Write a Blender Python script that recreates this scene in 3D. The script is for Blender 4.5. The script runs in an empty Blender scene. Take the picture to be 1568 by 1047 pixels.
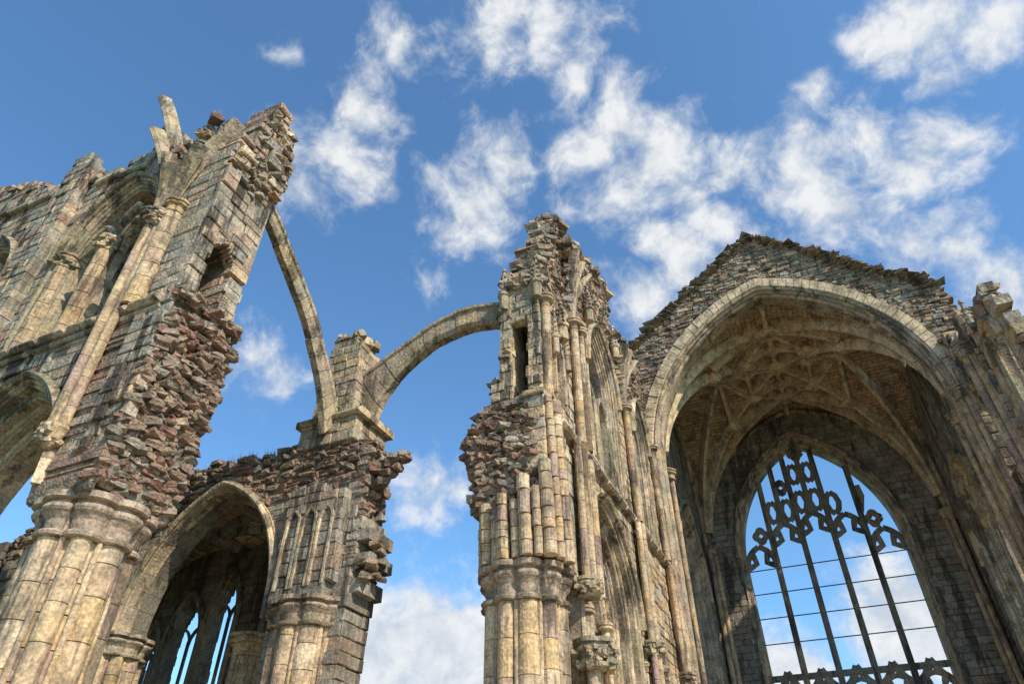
import bpy, bmesh, math, random
import numpy as np
from mathutils import Vector, noise, Matrix
random.seed(7)
R=random.random
def ru(a,b): return a+(b-a)*random.random()
scene=bpy.context.scene

# ------------------------------------------------------------ mesh builder
class MB:
    def __init__(s): s.v=[]; s.f=[]
    def add(s,vs,fs):
        b=len(s.v); s.v.extend(vs); s.f.extend([tuple(b+i for i in f) for f in fs])
    def obj(s,name,mat,parent=None):
        me=bpy.data.meshes.new(name); me.from_pydata([tuple(p) for p in s.v],[],s.f); me.update()
        bm=bmesh.new(); bm.from_mesh(me); bmesh.ops.recalc_face_normals(bm,faces=bm.faces); bm.to_mesh(me); bm.free()
        me.materials.append(mat)
        o=bpy.data.objects.new(name,me); scene.collection.objects.link(o)
        if parent: o.parent=parent
        return o
def empty(name):
    e=bpy.data.objects.new(name,None); scene.collection.objects.link(e); return e
def frame(side,c):
    if side=='-Y': return lambda u,v,d:(u,c-d,v)
    if side=='+Y': return lambda u,v,d:(u,c+d,v)
    if side=='+X': return lambda u,v,d:(c+d,u,v)
    if side=='-X': return lambda u,v,d:(c-d,u,v)
BF=[(0,1,2,3),(0,1,5,4),(1,2,6,5),(2,3,7,6),(3,0,4,7),(4,5,9,8),(5,6,10,9),(6,7,11,10),(7,4,8,11),(8,9,10,11)]
def block(mb,F,u0,u1,v0,v1,df,db,ch,cj=0,fj=0):
    j=lambda a:(R()-.5)*2*a if a else 0
    cs=[(u0,v0),(u1,v0),(u1,v1),(u0,v1)]
    cs=[(a+j(cj),b+j(cj)) for a,b in cs]
    cu=(u0+u1)/2; cv=(v0+v1)/2
    vs=[F(a,b,db) for a,b in cs]+[F(a,b,df-ch+j(cj)*.5) for a,b in cs]
    for a,b in cs:
        ia=a+(ch if a<cu else -ch); ib=b+(ch if b<cv else -ch)
        vs.append(F(ia+j(fj)*.4,ib+j(fj)*.4,df+j(fj)))
    mb.add(vs,BF)
def inpoly(poly,x,y):
    c=False; n=len(poly); j=n-1
    for i in range(n):
        xi,yi=poly[i]; xj,yj=poly[j]
        if (yi>y)!=(yj>y) and x<(xj-xi)*(y-yi)/(yj-yi)+xi: c=not c
        j=i
    return c
def masonry(mb,F,u0,u1,v0,v1,thick,out=None,hole=None,hs=(.3,.42),ls=(.5,.95),dj=.024,ch=.026,cj=.008,fj=.008,rag=.25,depth=None,gap=.007,minsz=.13,off=0):
    v=v0
    while v<v1-.02:
        h=ru(*hs)
        if v+h>v1-.08: h=v1-v
        u=u0-R()*ls[0]*.6
        while u<u1-.02:
            l=ru(*ls); a=max(u,u0); b=min(u+l,u1)
            if b>u1-.1: b=u1
            u+=l if b<u1 else 99
            if b-a<.05: continue
            cu,cv=(a+b)/2,v+h/2
            if out is not None:
                n=noise.noise(Vector((cu*.9,cv*.9,off+3.1)))*rag*2; m=noise.noise(Vector((cu*.9,cv*.9,off+9.7)))*rag*2
                ok=inpoly(out,cu+n,cv+m) if not callable(out) else out(cu+n,cv+m)
                if not ok: continue
            D=(depth(cu,cv) if depth else 0)+(R()-.5)*2*dj-(.06*R() if R()<.15 else 0)
            def put(a,b,c,d,lev=0):
                if hole:
                    pts=[hole(x,y) for x in (a+.01,(a+b)/2,b-.01) for y in (c+.01,(c+d)/2,d-.01)]
                    k=sum(pts)
                    if k==9: return
                    if k>0:
                        if max(b-a,d-c)>minsz:
                            if b-a>d-c: put(a,(a+b)/2,c,d,lev+1); put((a+b)/2,b,c,d,lev+1)
                            else: put(a,b,c,(c+d)/2,lev+1); put(a,b,(c+d)/2,d,lev+1)
                            return
                        if pts[4]: return
                g=gap if lev==0 else 0
                block(mb,F,a+g,b-g,c+g,d-g,D,-thick,min(ch,(b-a)*.3,(d-c)*.3),cj if lev==0 else 0,fj if lev==0 else 0)
            put(a,b,v,v+h)
        v+=h
def ah(x,hw,rise):
    x=abs(x)
    if x>=hw: return 0
    Rr=(hw*hw+rise*rise)/(2*hw)
    return math.sqrt(max(0,Rr*Rr-(x+Rr-hw)**2))
def opening(cx,hw,zs,rise,sill):
    def f(u,v): return v>sill and abs(u-cx)<hw and v<zs+ah(u-cx,hw,rise)
    return f
def anyof(*fs): return lambda u,v: any(f(u,v) for f in fs)
def ring(mb,F,cx,zs,hw,rise,sill,prof,seg=.55,t0=0,t1=1,sides=(1,-1),gap=.006,jit=.02):
    Rr=(hw*hw+rise*rise)/(2*hw)
    def P(s,r,d,t):
        if t<0: return F(cx+s*(hw+r),zs+t,d)
        th=t*math.acos(max(-1,min(1,(Rr-hw)/(Rr+r))))
        return F(cx+s*((hw-Rr)+(Rr+r)*math.cos(th)),zs+(Rr+r)*math.sin(th),d)
    arc=Rr*math.acos(max(-1,min(1,(Rr-hw)/Rr)))
    for s in sides:
        st=[]
        if sill<zs-.05:
            n=max(1,int((zs-sill)/seg)); L=(zs-sill)
            st+= [(-L+L*i/n+gap*.5,-L+L*(i+1)/n-gap*.5,1) for i in range(n)]
        n=max(3,int(arc/seg)); g=gap/arc
        st+=[(t0+(t1-t0)*i/n+g,t0+(t1-t0)*(i+1)/n-(g if i<n-1 else 0),3) for i in range(n)]
        for a,b,k in st:
            if a<0: a=min(a,-1e-5); b=min(b,-1e-5)
            dd=(R()-.5)*jit
            vs=[]; m=len(prof)
            for i in range(k+1):
                t=a+(b-a)*i/k
                vs+=[P(s,r,d+dd,t) for r,d in prof]
            fs=[tuple(range(m)),tuple(range(k*m,k*m+m))]
            for i in range(k):
                for q in range(m):
                    q2=(q+1)%m; fs.append((i*m+q,i*m+q2,(i+1)*m+q2,(i+1)*m+q))
            mb.add(vs,fs)
def pbox(r0,r1,d0,d1,c=.05): return [(r0,d0),(r0,d1-c),(r0+c,d1),(r1,d1),(r1,d0)]
def proll(r,d,a,n=8): return [(r+a*math.cos(6.2832*i/n),d+a*math.sin(6.2832*i/n)) for i in range(n)]
def orders(mb,F,cx,zs,hw,rise,sill,th,n=3,w=.28,hood=True):
    for i in range(n):
        r0=-w*i; d=-th*.17*i
        ring(mb,F,cx,zs,hw,rise,sill,pbox(r0-w,r0+.03,-th+.03*i,d-.08,.07))
        ring(mb,F,cx,zs,hw,rise,sill,proll(r0-w*.15,d-.06,.08),seg=.8)
        ring(mb,F,cx,zs,hw,rise,sill,proll(r0-w*.75,d-.13,.055),seg=.8)
    if hood: ring(mb,F,cx,zs,hw,rise,zs-.02,[(0,-.02),(0,.12),(.1,.2),(.2,.05),(.2,-.02)])
def lobed(mb,cx,cy,z0,z1,rad,k=8,drum=(.45,.7),dep=.17,n=64,scales=None,rot=0):
    def sec(z,s):
        o=[]
        for i in range(n):
            p=2*math.pi*i/n
            r=rad*s*(1-dep+dep*(abs(math.cos(k*(p+rot)/2))**.55)) if k else rad*s
            o.append((cx+r*math.cos(p),cy+r*math.sin(p),z))
        return o
    def tube(rows):
        vs=[]
        for z,s in rows: vs+=sec(z,s)
        fs=[tuple(range(n)),tuple(range((len(rows)-1)*n,len(rows)*n))]
        for i in range(len(rows)-1):
            for q in range(n):
                q2=(q+1)%n; fs.append((i*n+q,i*n+q2,(i+1)*n+q2,(i+1)*n+q))
        mb.add(vs,fs)
    if scales: tube(scales); return
    z=z0+0
    first=True
    while z<z1-.01:
        h=ru(*drum)
        if first: h*=ru(.4,1); first=False
        if z+h>z1-.2: h=z1-z
        s=1+(R()-.5)*.014
        e=min(.014,rad*.07)
        tube([(z+.004,s*(1-.05)),(z+e,s),(z+h-e,s),(z+h-.004,s*(1-.05))])
        z+=h
def cluster(mb,cx,cy,z0,z1,rad,n=8,rot=.2):
    lobed(mb,cx,cy,z0,z1,rad*.8,k=0,n=40,drum=(.5,.8))
    for i in range(n):
        p=2*math.pi*i/n+rot; r=rad*(.27 if i%2==0 else .2)
        lobed(mb,cx+(rad-r)*math.cos(p),cy+(rad-r)*math.sin(p),z0,z1,r,k=0,n=20,drum=(.55,1.0))
        p2=p+math.pi/n
        lobed(mb,cx+rad*.85*math.cos(p2),cy+rad*.85*math.sin(p2),z0,z1,rad*.06,k=0,n=10,drum=(.6,1.1))
def capital(mb,cx,cy,z,rad,h=.6,k=8,dep=.14,n=64,flare=1.22,rot=0):
    sc=[(z,.98),(z+.02*h,1.08),(z+.08*h,1.1),(z+.14*h,1.05),(z+.17*h,.95),(z+.4*h,.98),(z+.52*h,1.05),(z+.56*h,flare*.98),(z+.62*h,flare*1.01),(z+.7*h,flare),(z+.73*h,flare*.92),(z+.79*h,flare*.93),(z+.82*h,flare*1.06),(z+.96*h,flare*1.07),(z+1.0*h,flare*.98)]
    lobed(mb,cx,cy,0,0,rad,k=k,dep=dep,n=n,scales=sc,rot=rot)
def shaft(mb,x,y,z0,z1,r=.13,cap=True):
    lobed(mb,x,y,z0,z1,r,k=0,n=14,drum=(.7,1.1))
    if cap: capital(mb,x,y,z1,r,h=.45,k=0,n=16,flare=1.9)
def catmull(P,m=6):
    P=[Vector(p) for p in P]; Q=[P[0]*2-P[1]]+P+[P[-1]*2-P[-2]]; o=[]
    for i in range(1,len(Q)-2):
        for j in range(m):
            t=j/m; a,b,c,d=Q[i-1:i+3]
            o.append(.5*((2*b)+(c-a)*t+(2*a-5*b+4*c-d)*t*t+(3*b-a-3*c+d)*t**3))
    o.append(P[-1]); return o
def sweep(mb,pts,prof,seg=4,up=Vector((0,0,1)),gap=.004):
    pts=[Vector(p) for p in pts]; n=len(pts); m=len(prof)
    fr=[]
    for i in range(n):
        T=(pts[min(i+1,n-1)]-pts[max(i-1,0)]).normalized()
        S=T.cross(up)
        if S.length<1e-3: S=Vector((1,0,0))
        S.normalize(); N=S.cross(T).normalized(); fr.append((T,S,N))
    i=0
    while i<n-1:
        j=min(n-1,i+seg); vs=[]
        for k in range(i,j+1):
            T,S,N=fr[k]; p=pts[k].copy()
            if k==i: p+=T*gap
            if k==j: p-=T*gap
            vs+=[p+S*a+N*b for a,b in prof]
        K=j-i; fs=[tuple(range(m)),tuple(range(K*m,K*m+m))]
        for k in range(K):
            for q in range(m):
                q2=(q+1)%m; fs.append((k*m+q,k*m+q2,(k+1)*m+q2,(k+1)*m+q))
        mb.add(vs,fs); i=j
def rock(mb,c,r,sq=(1,1,1)):
    vs=[];rot=Matrix.Rotation(R()*3,3,'Z')@Matrix.Rotation((R()-.5)*.8,3,'X')
    base=[(-1,-1,-1),(1,-1,-1),(1,1,-1),(-1,1,-1),(-1.1,-1.1,.2),(1.1,-1.1,.2),(1.1,1.1,.2),(-1.1,1.1,.2),(-.6,-.6,1),(.6,-.6,1),(.6,.6,1),(-.6,.6,1)]
    for b in base:
        p=Vector([b[i]*sq[i]*r*ru(.7,1.25) for i in range(3)]); vs.append(Vector(c)+rot@p)
    mb.add(vs,BF)
def foliage(mb,cx,cy,z,r,h,n=26):
    for i in range(n):
        p=R()*6.283; t=R(); rock(mb,(cx+r*(1+.35*t)*math.cos(p),cy+r*(1+.35*t)*math.sin(p),z+h*t),ru(.05,.1),(1,1,.9))
def pinnacle(mb,x,y,z,r,h):
    """small crocketed pinnacle"""
    lobed(mb,x,y,0,0,r,k=4,dep=.12,n=24,scales=[(z,1.0),(z+.3*h,1.0),(z+.32*h,1.3),(z+.38*h,1.3),(z+.4*h,.95),(z+.92*h,.25),(z+.93*h,.5),(z+h,.3)])
    for k in range(4):
        t=.45+.11*k
        for q in range(4):
            p=q*1.5708+.785; rr=r*(1.0-(t-.4)*1.3)
            rock(mb,(x+rr*math.cos(p),y+rr*math.sin(p),z+t*h),r*.22)
def mbox(mb,x0,x1,y0,y1,z0,z1,**kw):
    t=.35
    masonry(mb,frame('-Y',y0),x0,x1,z0,z1,t,**kw)
    masonry(mb,frame('+Y',y1),x0,x1,z0,z1,t,**kw)
    masonry(mb,frame('+X',x1),y0+.02,y1-.02,z0,z1,t,**kw)
    masonry(mb,frame('-X',x0),y0+.02,y1-.02,z0,z1,t,**kw)
    block(mb,frame('-Y',y0+.06),x0+.06,x1-.06,z0+.02,z1-.06,0,-(y1-y0-.12),.01)
def rubface(mb,F,u0,u1,v0,v1,depth,n,out=None,rs=(.08,.17)):
    for i in range(n):
        u,v=ru(u0,u1),ru(v0,v1)
        if out and not inpoly(out,u,v): continue
        rock(mb,F(u,v,depth(u,v)+ru(-.14,.03)),ru(*rs),(1.25,1.25,.7))
RUB=dict(hs=(.12,.25),ls=(.16,.44),dj=.085,ch=.05,cj=.05,fj=.05,gap=.0)
RUBF=dict(hs=(.11,.24),ls=(.2,.58),dj=.06,ch=.04,cj=.04,fj=.03,gap=.0)

# ------------------------------------------------------------ materials
def stone(name,cols,lichen=.45,dark=.3,bump=.35,grime=.45,lcol=(.25,.23,.165)):
    m=bpy.data.materials.new(name); m.use_nodes=True; nt=m.node_tree; N=nt.nodes; L=nt.links
    b=N['Principled BSDF']; b.inputs['Roughness'].default_value=.95; b.inputs['Specular IOR Level'].default_value=.12
    g=N.new('ShaderNodeNewGeometry')
    cr=N.new('ShaderNodeValToRGB'); L.new(g.outputs['Random Per Island'],cr.inputs[0])
    e=cr.color_ramp.elements
    while len(e)>1: e.remove(e[-1])
    e[0].position=0; e[0].color=(*cols[0],1)
    for i,c in enumerate(cols[1:],1):
        k=e.new(i/len(cols)); k.color=(*c,1)
    def nz(scale,detail=3,rough=.65,vec=None):
        t=N.new('ShaderNodeTexNoise'); t.inputs['Scale'].default_value=scale; t.inputs['Detail'].default_value=detail; t.inputs['Roughness'].default_value=rough
        L.new(vec if vec else g.outputs['Position'],t.inputs['Vector']); return t
    def mr(src,a,b_,c=0,d=1):
        t=N.new('ShaderNodeMapRange'); t.inputs[1].default_value=a; t.inputs[2].default_value=b_; t.inputs[3].default_value=c; t.inputs[4].default_value=d; t.interpolation_type='SMOOTHSTEP'
        L.new(src,t.inputs[0]); return t.outputs[0]
    def mix(fac,a,bb,mode='MIX'):
        t=N.new('ShaderNodeMix'); t.data_type='RGBA'; t.blend_type=mode
        if isinstance(fac,float): t.inputs[0].default_value=fac
        else: L.new(fac,t.inputs[0])
        for s,i in ((a,6),(bb,7)):
            if isinstance(s,tuple): t.inputs[i].default_value=(*s,1)
            else: L.new(s,t.inputs[i])
        return t.outputs[2]
    def math_(op,a,bb):
        t=N.new('ShaderNodeMath'); t.operation=op
        for s,i in ((a,0),(bb,1)):
            if isinstance(s,(float,int)): t.inputs[i].default_value=s
            else: L.new(s,t.inputs[i])
        return t.outputs[0]
    col=cr.outputs[0]
    n1=nz(1.9,3,.72); col=mix(mr(n1.outputs[0],.42,.7,0,.7),col,(.145,.11,.08))
    n2=nz(.3,4,.72)
    col=mix(mr(n2.outputs[0],.49,.62,0,lichen),col,lcol)
    col=mix(mr(n2.outputs[0],.46,.34,0,lichen*.6),col,(.56,.47,.34))
    mp=N.new('ShaderNodeMapping'); mp.inputs['Scale'].default_value=(1.3,1.3,.2); L.new(g.outputs['Position'],mp.inputs[0])
    n3=nz(1.0,4,.74,mp.outputs[0]); col=mix(mr(n3.outputs[0],.505,.60,0,dark),col,(.038,.032,.028))
    col=mix(mr(n3.outputs[0],.44,.34,0,grime),col,(.10,.082,.062))
    n4=nz(13,2,.65); col=mix(.55,col,mix(mr(n4.outputs[0],.3,.7),(.5,.5,.5),(1.4,1.4,1.4)),'MULTIPLY')
    sp=N.new('ShaderNodeSeparateXYZ'); L.new(g.outputs['Normal'],sp.inputs[0])
    mf=math_('MULTIPLY',mr(sp.outputs[2],.35,.8),mr(n1.outputs[0],.35,.6,0,.8)); col=mix(mf,col,(.10,.10,.04))
    L.new(col,b.inputs['Base Color'])
    h=math_('ADD',n1.outputs[0],math_('MULTIPLY',n4.outputs[0],.35))
    bp=N.new('ShaderNodeBump'); bp.inputs['Strength'].default_value=bump; bp.inputs['Distance'].default_value=.2
    L.new(h,bp.inputs['Height']); L.new(bp.outputs[0],b.inputs['Normal'])
    return m,nt,cr
TAN=(.60,.415,.235);TAN2=(.70,.535,.34);GRY=(.38,.335,.265);PNK=(.48,.30,.21);OCH=(.60,.40,.19);DRK=(.2,.17,.135);RED=(.27,.14,.10);BRN=(.34,.23,.155)
M_ash=stone('weathered_ashlar_stone',[TAN,GRY,TAN2,BRN,TAN,PNK,OCH,GRY,TAN2],lichen=.45,dark=.75,bump=.5)[0]
M_lft=stone('grey_weathered_ashlar',[GRY,TAN,(.44,.37,.29),BRN,PNK,(.50,.38,.26),GRY,(.3,.26,.2)],lichen=.5,dark=.85,bump=.5,grime=.6)[0]
M_rub=stone('rubble_core_stone',[RED,DRK,BRN,GRY,(.30,.17,.12),(.42,.3,.19),DRK,(.21,.12,.09),BRN,RED],lichen=.25,dark=.5,bump=.7)[0]
M_gab=stone('gable_rubble_stone',[TAN,PNK,GRY,BRN,RED,TAN2,DRK,GRY,BRN],lichen=.3,dark=.55,bump=.6)[0]
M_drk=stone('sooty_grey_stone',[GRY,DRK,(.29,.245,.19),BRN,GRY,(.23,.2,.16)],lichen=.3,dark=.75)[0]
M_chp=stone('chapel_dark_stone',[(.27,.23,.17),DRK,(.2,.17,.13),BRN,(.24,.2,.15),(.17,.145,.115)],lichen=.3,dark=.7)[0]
M_col=stone('pier_sandstone',[TAN,(.5,.34,.22),TAN2,(.54,.39,.24),(.42,.28,.225),OCH,(.58,.42,.25)],lichen=.25,dark=.65,bump=.35)[0]
M_arch=stone('moulded_arch_stone',[TAN2,TAN,GRY,(.5,.375,.25),(.42,.31,.22)],lichen=.5,dark=.7,bump=.4,lcol=(.27,.24,.13))[0]
M_rib=stone('vault_rib_stone',[(.74,.57,.35),(.66,.49,.29),TAN2],lichen=.1,dark=.3,bump=.2,grime=.2)[0]
M_web,nt,cr=stone('vault_web_stone',[TAN,TAN],lichen=.2,dark=.5,bump=.25,grime=.35)
uv=nt.nodes.new('ShaderNodeUVMap'); bk=nt.nodes.new('ShaderNodeTexBrick'); nt.links.new(uv.outputs[0],bk.inputs[0])
bk.inputs['Color1'].default_value=(.64,.43,.23,1);bk.inputs['Color2'].default_value=(.42,.28,.16,1);bk.inputs['Mortar'].default_value=(.12,.09,.06,1)
bk.inputs['Scale'].default_value=1;bk.inputs['Mortar Size'].default_value=.018;bk.inputs['Brick Width'].default_value=.62;bk.inputs['Row Height'].default_value=.24;bk.inputs['Mortar Smooth'].default_value=.3
for l in list(cr.outputs[0].links):
    ts=l.to_socket; nt.links.new(bk.outputs[0],ts)
M_iron=bpy.data.materials.new('rusty_iron'); M_iron.use_nodes=True
M_iron.node_tree.nodes['Principled BSDF'].inputs['Base Color'].default_value=(.05,.04,.035,1); M_iron.node_tree.nodes['Principled BSDF'].inputs['Roughness'].default_value=.7

# ------------------------------------------------------------ 1 transept wall (left)
T=empty('ruined_transept_wall')
a=MB(); rb=MB(); cl=MB(); ar=MB(); tp=MB()
F=frame('-Y',8)
top=[(-34,0),(-34,26.5),(-28,25.2),(-26.4,24.2),(-24.6,23.6),(-22.9,22.9),(-20.5,21.9),(-18.8,21.2),(-17.8,21.7),(-16.9,22.0),(-16.3,21.8),(-15.6,20.4),(-14.7,19.6),(-13.05,19.3),(-13.05,0)]
cols_x=[-13.95,-20.8,-27.7]
arc=[opening(-17.35,2.55,8.3,3.6,-1),opening(-24.25,2.55,8.3,3.6,-1),opening(-31.1,2.55,8.3,3.6,-1)]
clr=[opening(-17.35,2.15,17.0,3.1,13.35),opening(-24.2,2.15,17.0,3.1,13.35)]
pierhole=lambda u,v:v<8.2
hole=anyof(*arc,*clr,pierhole)
masonry(a,F,-34,-13,8,27,.6,out=top,hole=hole)
passage=lambda u,v:(u>-15.4 and 13.1<v<16.2)
masonry(a,frame('-Y',8.62),-34,-13,8,27,.75,out=top,hole=anyof(hole,passage),hs=(.5,.8),ls=(.8,1.5),minsz=.3)
masonry(a,frame('-Y',9.4),-34,-13,8,27,.6,out=top,hole=hole)
E=frame('+X',-12.98)
endp=[(8.0,8),(8.0,19.3),(8.3,20.2),(8.6,21.6),(8.95,22.9),(9.45,22.6),(9.9,21.5),(10.1,20.2),(9.95,19),(9.75,18.2),(9.8,13),(10.3,13),(10,8)]
ph=lambda u,v:(8.5<u<9.45 and 13.3<v<15.5+(0.48-abs(u-8.97))*1.1)
masonry(a,E,8.0,9.95,13.2,18.6,.4,out=endp,hole=ph,dj=.05,rag=.12)
masonry(a,frame('+X',-12.8),8.0,8.5,13.2,18.4,.5,out=[(7.9,13),(7.9,18.4),(8.5,18.4),(8.3,16),(8.5,13)],dj=.05,rag=.1)
hd=lambda u,v:.0+.25*min(1,max(0,(v-18)/1.6))
masonry(tp,E,8.0,10.2,18.4,23.0,1.1,out=endp,depth=hd,hs=(.24,.4),ls=(.3,.75),dj=.11,ch=.05,cj=.03,fj=.03,rag=.12)
rubface(tp,E,8.0,10.2,18.3,22.4,hd,80,out=endp,rs=(.07,.14))
def bulge(u,v):
    t=(v-7.9)/5.2
    return -.05+.66*max(0,min(1,t))**1.3*(1-.35*abs((u-9)/1.1)) - max(0,v-12.6)*.7
masonry(rb,E,7.95,10.1,7.9,13.2,1.9,depth=bulge,**RUB)
rubface(rb,E,8.0,10.1,8.1,13.2,bulge,420,rs=(.07,.15))
masonry(a,frame('-Y',7.9),-13.9,-12.75,8.9,13.3,.3,out=[(-13.9,8.9),(-13.3,8.9),(-13.0,10.5),(-12.85,12.2),(-12.85,13.3),(-13.9,13.3)],dj=.05,rag=.15)
for i in range(60): rock(rb,(ru(-13.0,-12.45),ru(8,10),13.2+ru(-.15,.15)),ru(.08,.17),(1.2,1.2,.6))
for cx in (-17.35,-24.2):
    orders(ar,frame('-Y',7.98),cx,17.0,2.15,3.1,13.35,1.0,n=2,w=.16)
    for sx in (-.88,.88):
        ring(ar,frame('-Y',8.3),cx+sx,17.0,.8,1.4,13.35,pbox(-.1,.1,-.35,0,.05))
        ring(ar,frame('-Y',8.3),cx+sx,17.0,.8,1.4,13.35,proll(-.04,.03,.055),seg=.9)
        for s in (-1,1):
            ring(ar,frame('-Y',8.38),cx+sx+s*.36,17.25,.3,.4,17.2,pbox(-.04,.04,-.2,0,.02),seg=.2)
    ring(ar,frame('-Y',8.35),cx,18.5,.45,.75,18.45,pbox(-.07,.07,-.3,0,.03),seg=.4)
    for sx in (-1.85,0,1.85):
        lobed(cl,cx+sx,8.2,13.3,16.75,.25,k=5,dep=.22,n=40); capital(cl,cx+sx,8.2,16.75,.25,h=.55,k=5,n=40,flare=1.35); foliage(ar,cx+sx,8.2,16.85,.25,.25,16)
    lobed(cl,cx+3.05,7.95,13.2,16.7,.28,k=4,n=32); capital(cl,cx+3.05,7.95,16.7,.28,h=.5,k=4,n=32,flare=1.3)
for x in np.arange(-34,-13.2,1.1):
    block(ar,frame('-Y',7.98),x,x+1.09,12.95,13.2,.26,-.1,.1)
    block(ar,frame('-Y',7.98),x,x+1.09,12.78,12.94,.1,-.1,.05)
for x in np.arange(-30,-17.4,1.3):
    zz=np.interp(x,[-34,-28,-20.5,-18.8,-17],[25.5,22.2,21.3,20.6,20.6]); block(ar,frame('-Y',7.98),x,x+1.28,zz-.14,zz+.12,.15,-.1,.05)
for cx in (-17.35,-24.25,-31.1):
    orders(ar,frame('-Y',7.98),cx,8.3,2.55,3.6,8.25,1.9,n=4,w=.17)
for x in cols_x:
    cluster(cl,x,9.0,0.5,7.05,1.02,n=8,rot=.1); capital(ar,x,9.0,7.05,1.02,h=.95,k=8,dep=.15,n=128,flare=1.13,rot=-.1)
    lobed(ar,x,9,0,0,1.0,k=8,dep=.05,scales=[(-.1,1.4),(.3,1.4),(.35,1.25),(.5,1.2),(.55,1.02)])
    lobed(a,x,9,8.0,9.2,.98,k=8,dep=.12,n=64,drum=(.3,.4))
for dx,dy in ((-.2,-.02),(0,-.15),(.2,-.02)):
    shaft(cl,-14.75+dx,7.82+dy,9.6,16.2,.115,cap=False)
capital(ar,-14.75,7.8,16.2,.34,h=.55,k=3,n=36,flare=1.35); foliage(ar,-14.75,7.8,16.3,.33,.25,24)
lobed(ar,-14.75,7.8,0,0,.26,k=3,n=36,scales=[(9.1,.2),(9.2,.6),(9.35,.9),(9.5,1.1),(9.58,1.25),(9.65,1.25),(9.7,1.0)])
foliage(ar,-14.75,7.8,9.25,.16,.25,20)
for tx,ty,tz in ((-16.2,6.95,22.6),(-15.6,6.95,20.4),(-14.75,7.2,19.0),(-13.8,7.5,19.3),(-13.1,7.9,20.6),(-16.5,7.4,22.6)):
    P=[(-14.75+(tx+14.75)*f_**1.9,7.75+(ty-7.75)*f_**1.9,16.7+(tz-16.7)*f_) for f_ in np.linspace(0,1,22)]
    sweep(ar,P,[(-.11,-.1),(0,-.19),(.11,-.1),(.14,.25),(-.14,.25)],seg=3,up=Vector((0.3,1,0)))
for i in range(300):
    f_=ru(.25,.95); w=f_**1.9; xx=ru(-1.5,1.5)
    rock(tp,(-14.75+xx*w,7.95-ru(0,.55)*w,16.8+(2.7+(2.3 if xx<0 else 1.6)*abs(xx)/1.6)*f_+(abs(R()-.5))*.2),ru(.08,.17))
for i in range(300):
    x=ru(-33,-13.3); zz=np.interp(x,[t_[0] for t_ in top[1:14]],[t_[1] for t_ in top[1:14]])
    rock(tp,(x,ru(8.1,9.9),zz+ru(-.3,.02)),ru(.1,.22),(1.3,1,.7))
masonry(a,frame('-Y',7.65),-21.5,-20.1,13.2,23.3,.5,out=[(-21.5,13),(-21.5,23),(-20.9,23.4),(-20.1,22),(-20.1,13)],rag=.1)
a.obj('ashlar_wall',M_lft,T); rb.obj('rubble_core',M_rub,T); tp.obj('broken_wall_head',M_gab,T); cl.obj('clustered_piers',M_col,T); ar.obj('arch_mouldings',M_arch,T)

# ------------------------------------------------------------ 2 flying buttresses
def flyer(up,lo,w,mapf):
    m=MB(); U=catmull(up,8); Lq=catmull(lo,8)
    n=len(U); K=3
    Lq=[Lq[int(round(i*(len(Lq)-1)/(n-1)))] for i in range(n)]
    for i in range(0,n-1,K):
        j=min(n-1,i+K); rows=[]; dx=ru(-.02,.02)
        for q in (i,j):
            uu=U[q]; ll=Lq[q]; o=(.009 if q==i else -.009)
            dd=(uu-ll).normalized()
            prof=[(ll,-w*.3),(ll+dd*.14,-w*.5),(uu-dd*.17,-w*.5),(uu-dd*.12,-w*.64),(uu,-w*.64),(uu,w*.64),(uu-dd*.12,w*.64),(uu-dd*.17,w*.5),(ll+dd*.14,w*.5),(ll,w*.3)]
            T_=(U[min(n-1,q+1)]-U[max(0,q-1)]).normalized()
            rows.append([mapf(p.x+T_.x*o,p.y+T_.y*o,s+dx) for p,s in prof])
        m.add(rows[0]+rows[1],[tuple(range(10)),tuple(range(10,20))]+[(k,(k+1)%10,10+(k+1)%10,10+k) for k in range(10)])
    for i in range(30):
        q=random.randrange(n); rock(m,mapf(U[q].x,U[q].y,ru(-.2,.2)),ru(.04,.08),(1.4,1.4,.5))
    return m
m=flyer([(9.3,20.0,0),(10.7,19.35,0),(12,18.35,0),(13.5,17.05,0),(14.6,15.65,0),(15.2,14.8,0),(15.6,14.0,0)],[(9.3,19.5,0),(10.6,18.85,0),(11.85,17.85,0),(13.2,16.65,0),(14.2,15.35,0),(14.8,14.3,0),(15.2,13.3,0)],.42,lambda p,z,s:(-13.75+s,p,z))
m.obj('flying_buttress',M_arch)
m=flyer([(-6.9,17.1,0),(-8.0,17.6,0),(-9.2,17.75,0),(-10.3,17.5,0),(-11.6,16.85,0),(-13,16.1,0),(-13.8,15.5,0)],[(-6.9,16.3,0),(-8.0,16.75,0),(-9.1,16.9,0),(-10.2,16.7,0),(-11.3,16.05,0),(-12.2,15.0,0),(-12.8,13.3,0)],.55,lambda p,z,s:(p,16.3+s,z))
m.obj('flying_buttress',M_arch)
Sx=empty('buttress_pinnacle'); m=MB()
mbox(m,-14.9,-12.6,15.4,17.2,13.0,13.9,hs=(.3,.45),dj=.03)
mbox(m,-14.6,-12.9,15.5,17.1,13.9,15.2,hs=(.3,.45),dj=.03)
mbox(m,-14.5,-13.1,15.6,17.0,15.2,17.3,hs=(.3,.45),dj=.03)
mbox(m,-14.5,-13.4,15.7,16.9,17.3,17.9,hs=(.3,.45),dj=.04)
block(m,frame('-Y',15.25),-15.1,-12.4,13.9,14.15,0,-2.1,.1)
for i in range(26): rock(m,(ru(-14.4,-13.3),ru(15.8,16.8),17.9+ru(-.1,.1)),ru(.08,.17))
m.obj('pinnacle_masonry',M_arch,Sx)

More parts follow.
